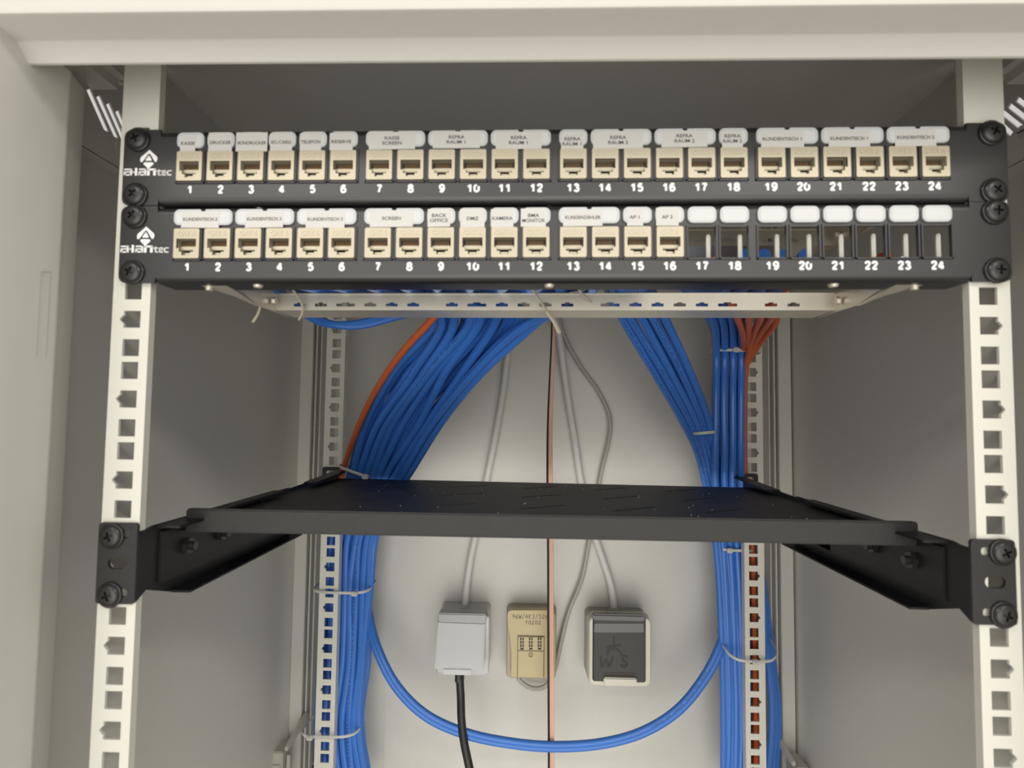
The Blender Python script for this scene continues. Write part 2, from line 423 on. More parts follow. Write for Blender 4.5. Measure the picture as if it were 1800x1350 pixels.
# ------------------------------------------------------------------ patch panels
PX = [335.5, 390, 443.5, 497.5, 552, 606.5, 670, 724.5, 778, 833, 888, 943.5, 1008, 1063.7, 1119, 1175.5, 1231.5, 1289, 1354.5, 1412, 1469, 1526.5, 1584, 1641.5]
def port_x(i):                   # four groups of six
    return -.2026+.01727*i+.00275*(i//6)
def jack_mesh():
    bm = bmesh.new()
    W, H = .0143, .0166
    L = [(-.0055, -.0028), (-.0040, -.0028), (-.0040, -.0048), (-.0024, -.0048), (-.0024, -.0066), (.0024, -.0066), (.0024, -.0048), (.0040, -.0048), (.0040, -.0028), (.0055, -.0028), (.0055, .0026), (-.0055, .0026)]
    plate(bm, rrect(0, 0, W, H, .0008, 3), [L], XZ(-.0018), .0012)
    # cavity walls
    n = len(L); A = [bm.verts.new((x, -.0018, z)) for x, z in L]; B = [bm.verts.new((x, .011, z)) for x, z in L]
    for i in range(n): bm.faces.new((A[i], A[(i+1) % n], B[(i+1) % n], B[i]))
    f = bm.faces.new(B)
    # body behind the face: four walls
    box(bm, (-W/2, -.0006, .0028), (W/2, .028, H/2)); box(bm, (-W/2, -.0006, -H/2), (W/2, .028, -.0068))
    box(bm, (-W/2, -.0006, -H/2), (-.0057, .028, H/2)); box(bm, (.0057, -.0006, -H/2), (W/2, .028, H/2))
    add_mesh(bm, text_mesh('CAT.6', .0038, .00012, .00018), (0, -.00185, .0053))
    # small shutter plate low in the cavity
    box(bm, (-.0052, .0015, -.0030), (.0052, .0030, -.0008), .0003)
    box(bm, (-.0022, .0005, -.0062), (.0022, .0024, -.0047), .0003)
    me = bpy.data.meshes.new('keystone_jack'); bm.to_mesh(me); bm.free(); me.materials.append(ZINC); return me
def pins_mesh():
    bm = bmesh.new()
    for k in range(8):
        x = -.0036+k*.00102
        box(bm, (x-.00022, .0020, -.0008), (x+.00022, .0037, .0016))
    box(bm, (-.0054, .0036, -.0012), (.0054, .0100, .0025), mi=1); box(bm, (-.0054, .0060, -.0027), (.0054, .0100, -.0011), mi=1)
    me = bpy.data.meshes.new('contact_pins'); bm.to_mesh(me); bm.free(); me.materials.append(PIN); me.materials.append(DARK); return me
JACK, PINS = jack_mesh(), pins_mesh()
NUM = {}
DG = {'0': [[(.5, 1.36), (.14, 1.1), (.10, .7), (.14, .3), (.5, .04), (.86, .3), (.90, .7), (.86, 1.1)]], '1': [[(.12, .98), (.40, 1.12), (.60, 1.40)], [(.60, 1.40), (.60, .7), (.60, 0)]],
      '2': [[(.12, 1.0), (.25, 1.3), (.55, 1.38), (.86, 1.2), (.84, .9), (.5, .5), (.14, .08)], [(.10, .04), (.5, .04), (.92, .04)]],
      '3': [[(.12, 1.14), (.5, 1.38), (.84, 1.12), (.48, .74)], [(.48, .74), (.90, .5), (.74, .1), (.4, .02), (.10, .26)]],
      '4': [[(.66, 0), (.66, .7), (.66, 1.38)], [(.66, 1.38), (.35, .9), (.06, .40)], [(.06, .38), (.5, .38), (.98, .38)]],
      '5': [[(.86, 1.36), (.5, 1.36), (.24, 1.36)], [(.24, 1.36), (.20, 1.0), (.14, .70)], [(.16, .72), (.5, .88), (.84, .68), (.84, .24), (.48, .02), (.10, .22)]],
      '6': [[(.86, 1.18), (.5, 1.38), (.16, 1.0), (.12, .5), (.2, .14), (.5, .02), (.84, .2), (.84, .64), (.5, .84), (.16, .6)]],
      '7': [[(.08, 1.34), (.5, 1.34), (.90, 1.34)], [(.90, 1.34), (.56, .8), (.38, 0)]],
      '8': [[(.5, .74), (.18, .94), (.2, 1.24), (.5, 1.38), (.8, 1.24), (.82, .94), (.5, .74), (.12, .54), (.12, .18), (.5, .02), (.88, .18), (.88, .54), (.5, .74)]],
      '9': [[(.14, .22), (.5, .02), (.84, .4), (.88, .9), (.8, 1.26), (.5, 1.38), (.16, 1.2), (.16, .76), (.5, .56), (.84, .8)]]}
def number_mesh(t):
    bm = bmesh.new(); k = .00285; adv = 1.30; x = -(len(t)*adv-.3)/2
    for ch in t:
        for q, st in enumerate(DG[ch]): tube(bm, [((x+a)*k, 0, (b-.7)*k) for a, b in st], (.00008, .00066), n=6, per=4, flat=Vector((0, 1, 0)), closed=False)
        x += adv
    me = bpy.data.meshes.new('port_number'); bm.to_mesh(me); bm.free(); me.materials.append(WHITE); return me
def face_plate(t):
    bm = bmesh.new()
    holes = [[(x0-.0074, -.0086), (x0+.0074, -.0086), (x0+.0074, .0086), (x0-.0074, .0086)] for x0 in [port_x(i) for i in range(24)]]
    hz = .0172
    # full outline incl. ears with rounded corners
    E0 = .2413; zi = hz; xe = .2205; r = .004
    o = []
    for sx, sy, a0 in ((1, 1, 0), (-1, 1, 90), (-1, -1, 180), (1, -1, 270)):
        arc = [(sx*(E0-r)+r*math.cos(math.radians(a0+18*k)), sy*(.0216-r)+r*math.sin(math.radians(a0+18*k))) for k in range(6)]
        step = [(sx*xe, sy*.0216), (sx*xe, sy*zi)]
        o += (arc+step) if sx*sy > 0 else (step[::-1]+arc)
    plate(bm, o, holes, XZ(0), .0015)
    # rolled edges and flanges, top and bottom
    for s in (1, -1):
        prof = []
        for k in range(7):
            a = math.pi/2*k/6; prof.append((.0042-.0042*math.cos(a), s*(hz+.0042*math.sin(a))))
        prof.append((.020, s*(hz+.0042)))
        inner = [(y+.0013 if i < 7 else y, z-s*.0013) for i, (y, z) in enumerate(prof)]
        prof2 = prof+inner[::-1]
        sweep(bm, prof2, -xe, xe, lambda p, x: (x, p[0], p[1]))
    # raised lips round the port windows
    for x0 in [port_x(i) for i in range(24)]:
        for a, b in (((x0-.0082, -.0008, -.0094), (x0-.0074, .0002, .0094)), ((x0+.0074, -.0008, -.0094), (x0+.0082, .0002, .0094)), ((x0-.0082, -.0008, -.0094), (x0+.0082, .0002, -.0086))):
            box(bm, a, b)
    return obj('face_plate', bm, BLACK, t)
def logo(t, x, z):
    bm = bmesh.new(); k = .0000203
    fr = (Vector((x, -.00015, z)), (1, 0, 0), (0, 0, 1), (0, 1, 0))
    def poly(pts): plate(bm, [((px-860)*k, (640-py)*k) for px, py in pts], [], fr, .0002)
    poly([(875, 135), (1095, 330), (1110, 400), (1075, 480), (1040, 470), (900, 250), (870, 240), (845, 250), (690, 470), (640, 480), (620, 420), (640, 340)])
    poly([(870, 285), (940, 400), (945, 440), (775, 440), (785, 400)])
    poly([(725, 500), (760, 485), (960, 485), (1000, 500), (1000, 540), (870, 660), (850, 660), (725, 540)])
    # blocky wordmark  a-lan tec
    def blk(x0, y0, x1, y1, r=18): plate(bm, [((a-860)*k, (640-b)*k) for a, b in [(x0+r, y0), (x1-r, y0), (x1, y0+r), (x1, y1-r), (x1-r, y1), (x0+r, y1), (x0, y1-r), (x0, y0+r)]][::-1], [], fr, .0002)
    def letter_a(x0, x1):
        blk(x0+8, 662, x1, 700, 12); blk(x1-62, 680, x1, 855, 8); blk(x0, 735, x1-40, 768, 6); blk(x0, 750, x0+62, 855, 10); blk(x0+20, 818, x1-30, 855, 6)
    letter_a(172, 408); blk(425, 738, 470, 772, 6); blk(486, 640, 552, 855, 10); letter_a(590, 806)
    blk(832, 662, 1078, 712, 14); blk(832, 690, 905, 855, 8); blk(1005, 690, 1078, 855, 8)
    # t e c, small
    blk(1098, 715, 1225, 742, 6); blk(1140, 690, 1172, 855, 6); blk(1150, 828, 1225, 855, 6)
    blk(1245, 715, 1368, 740, 6); blk(1245, 772, 1368, 794, 4); blk(1245, 828, 1368, 855, 6); blk(1245, 720, 1275, 850, 4); blk(1340, 720, 1368, 790, 4)
    blk(1392, 715, 1520, 740, 6); blk(1392, 828, 1520, 855, 6); blk(1392, 720, 1424, 850, 4)
    return obj('maker_logo', bm, WHITE, t, False)
def holder(t, i, j, paper, row):
    """white label holder over ports i..j, paper = (centre px, width px, top px, bottom px, text)"""
    xa, xb = port_x(i), port_x(j); cx = (xa+xb)/2
    Wd = .0153 if i == j else .0328
    H, zc = .0088, .0148
    bm = bmesh.new()
    o = rrect(0, 0, Wd, H, .0030, 5)
    if i != j:                   # thumb notch in the middle of the top edge
        o2 = []
        for p in o:
            o2.append(p)
        k = next(n for n in range(len(o)-1) if o[n][0] > 0 and o[n+1][0] < 0 and o[n][1] > 0)
        o2 = o[:k+1]+[(.0016, H/2), (.0009, H/2-.0011), (-.0009, H/2-.0011), (-.0016, H/2)]+o[k+1:]
        o = o2
    plate(bm, o, [], XZ(-.0012), .0013, 0)
    plate(bm, rrect(0, -.0002, Wd-.0028, H-.0026, .0018, 4), [], XZ(-.00128), .0002, 1)
    h = obj('label_holder', bm, [HOLDER, INSERT], t, False); h.location = (cx, 0, zc)
    if paper:
        pc, pw, pt, pb, s = paper
        k = .000317
        px_c = (PX[i]+PX[j])/2 - (0 if row == 0 else PX_OFF(i, j))
        dx = (pc-px_c)*k; w = pw*k; ztop = H/2-(pt*k); zbot = ztop-pb*k
        bm = bmesh.new()
        tl = random.uniform(-.00012, .00012)
        plate(bm, [(-w/2, zbot+tl), (w/2, zbot-tl), (w/2, ztop), (-w/2, ztop)], [], XZ(0), .0001, 0)
        lines = s.split('\n')
        for q, ln in enumerate(lines):
            me = text_mesh(ln, .0026 if len(lines) == 1 else .0027, .00004, .00003)
            ws = max(v.co.x for v in me.vertices)-min(v.co.x for v in me.vertices)
            lim = w*.90
            f = min(1.15, lim/ws); me.transform(Matrix.Diagonal((f, 1, 1, 1)))
            zz = zbot+(.0047 if len(lines) == 1 else (.0062, .0034)[q])
            add_mesh(bm, me, (0, -.00004, zz), 1)
        pl = obj('label_tape', bm, [PAPER, INK], h, False); pl.location = (dx, -.00142, 0)
    return h
def PX_OFF(i, j):               # lower panel sits a few pixels further left at its left end
    return 6.5-12.5*((i+j)/2)/23
def tray(t, zoff=0.):
    bm = bmesh.new()
    yb = .0735; x0, x1 = -.1845, .186
    # front face with T slots
    holes = []; x = x0+.012; n = 0
    while x < x1-.02:
        wd = .0125 if n % 5 == 2 else .008
        holes.append([(x, -.0038), (x+wd, -.0038), (x+wd, -.0018), (x+wd*.7, -.0018), (x+wd*.7, -.0010), (x+wd*.3, -.0010), (x+wd*.3, -.0018), (x, -.0018)])
        x += wd+(.0065 if n % 6 != 5 else .018); n += 1
    plate(bm, [(x0, -.0055), (x1, -.0055), (x1, .0048), (x0, .0048)], holes, XZ(yb), .001)
    box(bm, (x0, yb-.0004, .0043), (x1, yb+.004, .0052))
    # floor lip, going back, with a folded end
    hexa(bm, [(x0, yb, -.0063), (x1, yb, -.0063), (x1, yb, -.0055), (x0, yb, -.0055), (x0+.004, yb+.021, -.0078), (x1-.004, yb+.021, -.0078), (x1-.004, yb+.021, -.0068), (x0+.004, yb+.021, -.0068)])
    b = obj('tray_bar', bm, NICKEL, t); b.location = (0, 0, zoff)
    for s, xx in ((-1, x0), (1, x1)):
        bm = bmesh.new()
        P = [(.003, .010), (.030, .012), (.046, .004), (yb+.022, .0045), (yb+.022, -.0075), (yb, -.0075), (.046, -.008), (.026, -.004), (.003, -.0035)]
        plate(bm, P, [], (Vector((xx-(.0012 if s < 0 else 0), 0, 0)), (0, 1, 0), (0, 0, 1), (1, 0, 0)), .0012)
        # turned foot that bolts to the panel
        xa, xb = sorted((xx, xx+s*.018)); box(bm, (xa, .0045, -.0035), (xb, .0058, .010))
        hexa(bm, [(xx, .006, -.004), (xx+s*.016, .006, -.004), (xx+s*.016, .006, -.003), (xx, .006, -.003), (xx, .046, -.009), (xx+s*.006, .030, -.006), (xx+s*.006, .030, -.005), (xx, .046, -.008)])
        a = obj('tray_arm', bm, NICKEL, t); a.location = (0, 0, zoff)
        bm = bmesh.new()
        for yy in (yb-.008, yb+.006):
            cyl(bm, (xx+s*.0001, yy, -.0015), (xx+s*.0022, yy, -.0015), .0026, n=14)
            cyl(bm, (xx-s*.0034, yy, -.0015), (xx-s*.0012, yy, -.0015), .0026, n=6)
        cyl(bm, (xx+s*.012, .012, -.0062), (xx+s*.012, .012, -.0038), .0022, n=12)
        sc = obj('tray_screw', bm, NICKEL, t); sc.location = (0, 0, zoff)
def patch_panel(z, rot, x, label, njacks, holders, screws_shift, row):
    t = thing('patch_panel', label, 'patch panel', (x, -.003, z))
    t.rotation_euler = (0, rot, 0)
    face_plate(t)
    logo(t, -.2268, -.0003)
    for i in range(24):
        if i < njacks:
            o = bpy.data.objects.new('keystone_jack', JACK); COL.objects.link(o); o.parent = t; o.location = (port_x(i), 0, 0)
            p = bpy.data.objects.new('contact_pins', PINS); COL.objects.link(p); p.parent = o
        else:
            bm = bmesh.new(); box(bm, (-.0011, .006, -.0086), (.0011, .0085, .0064), .0006)
            o = obj('keystone_tab', bm, RAILP, t); o.location = (port_x(i)+.0055, 0, 0)
        if i not in NUM: NUM[i] = number_mesh(str(i+1))
        me = NUM[i]
        o = bpy.data.objects.new('port_number', me); COL.objects.link(o); o.parent = t; o.location = (port_x(i), -.00005, -.0128)
    for i, j, paper in holders: holder(t, i, j, paper, row)
    for sx in (-1, 1):
        for sz in (-1, 1):
            screw(t, (sx*.2332+screws_shift[0], 0, sz*.0158+screws_shift[1]), random.uniform(0, 1.2))
    tray(t, -.0172 if row else -.0172)
    bm = bmesh.new()
    for xx in (-.166, -.0025, .152): cyl(bm, (xx, .0075, -.0228), (xx, .0075, -.0212), .0022, .0030, 12)
    obj('rivet', bm, NICKEL, t)
    return t
T1 = [(0, 0, (331, 27, 4, 31, 'KASSE')), (1, 1, (389, 42, 1, 33, 'DRUCKER')), (2, 2, (444, 56, 1, 34, 'BONDRUCKER')), (3, 3, (496, 39, 3, 31, 'EC-CARD')),
      (4, 4, (548, 38, 3, 31, 'TELEFON')), (5, 5, (602, 41, 3, 31, 'RESERVE')), (6, 7, (691.5, 81, 2, 31, 'KASSE\nSCREEN')), (8, 9, (803, 82, 2, 30, 'REFRA\nRAUM 1')),
      (10, 11, (912, 79, 4, 30, 'REFRA\nRAUM 1')), (12, 12, (1006, 38, 7, 30, 'REFRA\nRAUM 1')), (13, 14, (1086, 85, 6, 29, 'REFRA\nRAUM 2')), (15, 16, (1202, 78, 4, 29, 'REFRA\nRAUM 2')),
      (17, 17, (1287, 35, 5, 29, 'REFRA\nRAUM 2')), (18, 19, (1375, 72, 6, 29, 'KUNDENTISCH 1')), (20, 21, (1492, 69, 6, 29, 'KUNDENTISCH 1')), (22, 23, (1608, 68, 5, 29, 'KUNDENTISCH 2'))]
T2 = [(0, 1, (352, 67, 4, 29, 'KUNDENTISCH 2')), (2, 3, (465, 67, 4, 29, 'KUNDENTISCH 3')), (4, 5, (573, 68, 5, 29, 'KUNDENTISCH 3')), (6, 7, (690, 75, 4, 29, 'SCREEN')),
      (8, 8, (772, 39, 2, 31, 'BACK\nOFFICE')), (9, 9, (831, 42, 2, 32, 'DMZ')), (10, 10, (883, 39, 3, 31, 'KAMERA')), (11, 11, (938, 43, 2, 32, 'BMA\nMONITOR')),
      (12, 13, (1025, 67, 4, 29, 'KUNDENZÄHLER')), (14, 14, (1116, 27, 3, 30, 'AP 1')), (15, 15, (1173, 38, 2, 31, 'AP 2'))]+[(i, i, None) for i in range(16, 24)]
patch_panel(.0863, -.0050, .0015, 'upper black patch panel, all 24 ports filled with metal jacks', 24, T1, (0, 0), 0)
patch_panel(.0430, -.0068, .0018, 'lower black patch panel, ports 17 to 24 empty, hung under the full one', 16, T2, (0, 0), 1)

# ------------------------------------------------------------------ shelf on telescopic brackets
sh = thing('cantilever_shelf', 'black powder-coated rack shelf with slanted vent slots, bolted between front and rear rails', 'shelf', (0, 0, 0))
bm = bmesh.new()
holes = []
for yc in (.136, .200, .262):
    for n, xc in enumerate((-.141, -.0705, 0, .0690, .1360)):
        yc2 = yc+.004-.006*n/4
        d = Vector((.0175, .0115)); nn = Vector((-d.y, d.x)).normalized()*.0017
        holes.append([(xc-d.x-nn.x, yc2-d.y-nn.y), (xc+d.x-nn.x, yc2+d.y-nn.y), (xc+d.x+nn.x, yc2+d.y+nn.y), (xc-d.x+nn.x, yc2-d.y+nn.y)])
plate(bm, [(-.2195, .042), (.2175, .042), (.2150, .292), (-.2175, .318)], holes, (Vector((0, 0, -.120)), (1, 0, 0), (0, 1, 0), (0, 0, -1)), .0016, cut_mi=1)  # slot walls take a darker black, shade put into their colour
obj('shelf_plate', bm, [SHELFM, BRKM], sh, False)
bm = bmesh.new()
box(bm, (-.2200, .0385, -.1242), (.2180, .0405, -.1101), .0009); box(bm, (-.2195, .0395, -.1116), (.2175, .0440, -.1103), .0006)
box(bm, (-.2195, .0395, -.1242), (.2175, .060, -.1230), .0005)
obj('shelf_lip', bm, SHELFM, sh)
bm = bmesh.new()
for k in range(46):
    xx = random.uniform(-.16, .19); yy = random.uniform(.08, .28); r = random.uniform(.00025, .0007)
    cyl(bm, (xx, yy, -.1200), (xx, yy, -.1196), r, r*.5, 6)
dst = obj('dust_specks', bm, INSERT, sh, False); dst['kind'] = 'stuff'
def bracket(s):
    x = -.2222 if s < 0 else .2182
    def XO(a, b): return sorted((x-s*a, x-s*b))      # towards the inside
    # front ear with slots
    bm = bmesh.new()
    xo = s*.2438 if s < 0 else s*.2405
    xc = (x+xo)/2; wd = abs(xo-x)
    hl = [rrect(s*.2325 if s < 0 else .2300, 0, .0105, .0062, .0030, 5)]
    hl.append(rrect(.2262 if s > 0 else -.2285, .0155, .0058 if s > 0 else .0040, .0045, .0018, 4)); hl.append(rrect(.2262 if s > 0 else -.2285, -.0155, .0058 if s > 0 else .0040, .0045, .0018, 4))
    plate(bm, rrect(xc, 0, wd, .0432, .0018, 3), [[(px, pz) for px, pz in h] for h in hl], XZ(-.0022, (0, -.1334)), .0018)
    obj('ear', bm, SHELFM, sh)
    # side plate and flanges of the front bracket
    bm = bmesh.new()
    a, b = XO(0, -.0015)
    P = [(-.0004, -.1165), (.006, -.1165), (.012, -.1155), (.20, -.1165), (.205, -.1575), (.030, -.1575), (.0075, -.1500), (-.0004, -.1540)]
    plate(bm, P, [], (Vector((a, 0, 0)), (0, 1, 0), (0, 0, 1), (1, 0, 0)), .0015)
    a, b = XO(0, .012); box(bm, (a, .030, -.1580), (b, .203, -.1567), .0004)
    a, b = XO(0, .014); box(bm, (a, .0135, -.1172), (b, .0420, -.1158), .0004)
    a, b = XO(-.001, .009); box(bm, (a, .060, -.1168), (b, .170, -.1150), .0004)
    obj('front_bracket', bm, BRKM, sh)
    bm = bmesh.new()             # inner reinforcing plate edge
    a, b = XO(0, .0016)
    P = [(.0175, -.1200), (.19, -.1210), (.19, -.1490), (.032, -.1500), (.0175, -.1490)]
    plate(bm, P, [], (Vector((a, 0, 0)), (0, 1, 0), (0, 0, 1), (1, 0, 0)), .0016)
    obj('slide_plate', bm, BRKM, sh)
    for yy in (.042, .082):
        bm = bmesh.new()
        cyl(bm, (x-s*.001, yy, -.1330), (x-s*.0045, yy, -.1330), .0052, n=6); cyl(bm, (x-s*.001, yy, -.1330), (x-s*.0075, yy, -.1330), .0026, n=12)
        obj('bracket_bolt', bm, SCREWM, sh)
    # rear bracket
    bm = bmesh.new()
    a, b = XO(0, .0015)
    plate(bm, [(.14, -.1185), (.342, -.1135), (.342, -.1535), (.14, -.1500)], [], (Vector((a-.0001, 0, 0)), (0, 1, 0), (0, 0, 1), (1, 0, 0)), .0012)
    a, b = XO(0, .0125)
    hexa(bm, [(a, .232, -.1165), (b, .232, -.1165), (b, .232, -.1150), (a, .232, -.1150), (a, .338, -.1128), (b, .338, -.1128), (b, .338, -.1115), (a, .338, -.1115)], .0004)
    obj('rear_bracket', bm, BRKM, sh)
    bm = bmesh.new(); c = x+s*.0105
    plate(bm, rrect(c, 0, .0205, .0445, .0022, 3), [rrect(c+s*.001, .0155, .0110, .0060, .0029, 5), rrect(c+s*.001, -.0155, .0110, .0060, .0029, 5)], XZ(.3405, (0, -.1325)), .0020)
    obj('rear_ear', bm, SHELFM, sh)
    if s < 0: pos = ((-.2360, -.1188), (-.2355, -.1502))
    else: pos = ((.2338, -.1180), (.2333, -.1497))
    for (xx, zz) in pos: screw(sh, (xx, -.0022, zz), random.uniform(0, 1.5))
bracket(-1); bracket(1)

# ------------------------------------------------------------------ cables
def cable(name, pts, r, m, label, cat, group=None, n=10, per=8, marks=None):
    bm = bmesh.new(); tube(bm, pts, r, n=n, per=per)
    if marks:                    # printed metre marks on the sheath
        P = resample(pts, 40); acc = 0.; rr = random.Random(len(COL.objects))
        for a, b in zip(P[int(marks[0]*40):int(marks[1]*40)], P[int(marks[0]*40)+1:int(marks[1]*40)+1]):
            acc += (b-a).length
            if acc > .0021:
                acc = 0.
                if rr.random() < .28: acc = -.003
                d = (b-a).normalized(); f = Vector((-.25, -1, 0)); f = (f-d*f.dot(d)).normalized(); g = d.cross(f)
                c = a+f*(r-.00008)
                h = [c+g*x*.0006+d*y*.0005*rr.uniform(.5, 1.2) for x, y in ((-1, -1), (1, -1), (1, 1), (-1, 1))]
                vs = [bm.verts.new(p+f*.0002) for p in h]; vb = [bm.verts.new(p-f*.0002) for p in h]
                for q in range(4): bm.faces.new((vs[q], vs[(q+1) % 4], vb[(q+1) % 4], vb[q])).material_index = 1
                bm.faces.new(vs).material_index = 1
        m = [m, INK]
    return tag(obj(name, bm, m), label, cat, group)
def lerp(a, b, t): return a+(b-a)*t
J = lambda s: random.uniform(-s, s)
# left bundle: eight across, three deep
nc = 8
for row in range(3):
    order = list(range(nc)); 
    for c in range(nc):
        f = c/(nc-1)
        jx = -.185+.16*f
        pts = [Vector((jx+.01*row, .030, .046+.03*(row == 2))), Vector((jx+.02, .055, .034+.004*row)),
               AT(lerp(640, 880, f)+J(10), 514+3*row, .105+.010*row),
               AT(lerp(764, 900, f)+J(16)+row*14, 556, .150+.014*row+J(.004)),
               AT(lerp(703, 828, f)+J(11)+row*5, 650, .215+.012*row+J(.004)),
               AT(lerp(645, 762, f)+J(8), 750, .282+.009*row+J(.002)),
               AT(lerp(616, 706, f)+J(4), 832, .318+.0078*row+J(.001)),
               AT(lerp(596, 676, f)+J(2), 890, .345+.0072*row),
               AT(lerp(578, 656, f)+J(4), 950, .3590+.0080*row),
               AT(lerp(572, 649, f)+J(3), 1030, .3590+.0076*row),
               AT(lerp(566, 642, f)+J(6), 1160, .3590+.0080*row),
               AT(lerp(560, 632, f)+J(3.5), 1278, .3590+.0076*row),
               AT(lerp(562, 652, f)+J(3), 1400, .3590+.0080*row)]
        cable('data_cable', pts, .0039, BLUE, 'blue data cable in the thick bundle running down beside the rear left rail', 'cable', 'blue cables of the left bundle', marks=(8, 12) if (row == 0 and c in (2, 5)) else (3.4, 6) if (row == 0 and c == 3) else None)
# a few that swing over the right-hand side of the bundle from the middle ports
for k in range(4):
    pts = [Vector((-.03+.02*k, .030, .046)), Vector((-.01+.02*k, .07, .034)), AT(985+12*k, 530, .100), AT(935-8*k, 575, .145), AT(848-7*k, 655, .200), AT(775-7*k, 745, .268), AT(722-6*k, 830, .306), AT(680-3*k, 895, .340), AT(660-3*k, 950, .360), AT(652-3*k, 1030, .360),
           AT(640-3*k, 1160, .361), AT(630-3*k, 1278, .360), AT(650-5*k, 1400, .362)]
    cable('data_cable', [p+Vector((0, .0078*(k % 2), 0)) for p in pts], .0035, BLUE, 'blue data cable crossing over the right edge of the left bundle above the shelf', 'cable', 'blue cables crossing over the left bundle')
# a sagging pair low under the tray at the far left
for k in range(3):
    cable('data_cable', [Vector((-.17, .03, .045)), AT(500, 520+2*k, .12), AT(570, 566+k, .16), AT(625, 573-2*k, .17), AT(700, 556-3*k, .17), AT(790, 530, .15), Vector((-.04, .10, .05))], .0033, BLUE,
          'blue data cable sagging just below the metal tray at its left end', 'cable', 'blue cables sagging under the tray')
# blue runs lying in the tray behind the lower panel
for k in range(7):
    cable('data_cable', [Vector((-.172+.004*k, .032, .043)), AT(530+12*k, 511+k, .088), AT(640, 506+2*k, .092+.003*k), AT(760, 508+2*(k % 4), .095), AT(900+10*k, 506+2*(k % 3), .098), AT(1040, 500, .098)], .0033, BLUE,
          'blue data cable lying along the metal tray behind the lower patch panel', 'cable', 'blue cables lying in the tray')
# right diagonal bundle
for row in range(2):
    for c in range(5):
        f = c/4
        pts = [Vector((.03+.02*f, .030, .046)), Vector((.045+.02*f, .08, .036)), AT(lerp(1072, 1150, f), 520, .160+.012*row), AT(lerp(1092, 1168, f)+J(2), 560, .200+.010*row), AT(lerp(1150, 1212, f)+J(2), 655, .262+.010*row),
               AT(lerp(1200, 1246, f)+J(1), 740, .312+.008*row), AT(lerp(1224, 1254, f), 790, .328+.008*row), AT(lerp(1240, 1262, f), 850, .345+.0078*row), AT(lerp(1258, 1280, f), 950, .3590+.0078*row), AT(lerp(1268, 1295, f), 1100, .3590+.0078*row),
               AT(lerp(1272, 1302, f), 1250, .3590+.0078*row), AT(lerp(1272, 1300, f), 1400, .3590+.0078*row)]
        cable('data_cable', pts, .0039, BLUE, 'blue data cable in the slanting bundle right of centre, above the shelf', 'cable', 'blue cables of the right slanting bundle', marks=(3, 7) if (row == 0 and c in (0, 1, 3)) else None)
# right vertical bundle
for row in range(3):
    for c in range(4):
        f = c/3
        xs = lerp(1258, 1302, f)
        pts = [Vector((.115+.012*c, .030, .046)), Vector((.125+.012*c, .10, .040)), AT(lerp(1218, 1290, f)-8*row, 505, .205+.008*row), AT(lerp(1255, 1303, f)-3*row, 565, .268+.008*row), AT(xs+1, 622, .318+.0078*row),
               AT(xs+J(1), 700, .318+.0078*row), AT(xs+J(1), 790, .320+.0078*row), AT(xs+J(1), 850, .326+.0078*row), AT(lerp(1270, 1306, f), 950, .357+.0078*row), AT(lerp(1276, 1311, f)+2*row, 1040, .3585+.0078*row),
               AT(lerp(1280, 1314, f)+2*row, 1150, .3585+.0078*row), AT(lerp(1282, 1314, f)+J(2), 1250, .3585+.0078*row), AT(lerp(1280, 1313, f)+J(3), 1400, .3585+.0078*row)]
        cable('data_cable', pts, .0039, BLUE, 'blue data cable in the upright bundle beside the rear right rail', 'cable', 'blue cables of the right upright bundle')
# blue strands that bulge out right of the rear right rail
for k in range(3):
    pts = [AT(1312, 850, .372), AT(1322+2*k, 930, .374+.006*k), AT(1332+3*k, 1010, .372+.006*k), AT(1343+4*k, 1100, .371+.006*k), AT(1350+4*k, 1160, .370+.006*k), AT(1357+5*k, 1240, .372+.005*k), AT(1354+6*k, 1320, .372+.005*k), AT(1342+8*k, 1410, .372+.004*k)]
    cable('data_cable', pts, .0039, BLUE, 'blue data cable bulging out on the right of the rear right rail', 'cable', 'blue cables right of the rear right rail')
# the big loop between both bundles (a pair of strands)
for k, (dy, r) in enumerate(((0, .0040), (7, .0040))):
    d = dy
    pts = [AT(634, 905, .352), AT(640, 960, .372), AT(645, 1030, .378), AT(652-d*.6, 1090+d*.3, .366), AT(668-d*.7, 1145+d*.6, .352), AT(700-d*.6, 1205+d*.8, .350), AT(750-d*.4, 1254+d, .350), AT(820-d*.3, 1286+d, .350), AT(900, 1303+d, .350), AT(975, 1309+d, .350), AT(1060, 1303+d, .350),
           AT(1130+d*.2, 1283+d, .350), AT(1190+d*.4, 1245+d, .352), AT(1235+d*.6, 1190+d, .354), AT(1262+d*.8, 1138+d*.6, .357), AT(1278+d*.5, 1080, .372), AT(1286, 1000, .380), AT(1290, 920, .366)]
    cable('data_cable', pts, .0037, BLUE, 'blue data cable pair hanging in a wide loop between the left and right bundles', 'cable', 'blue cables of the wide hanging loop', n=12, marks=(11.2, 13.2) if k == 0 else None)
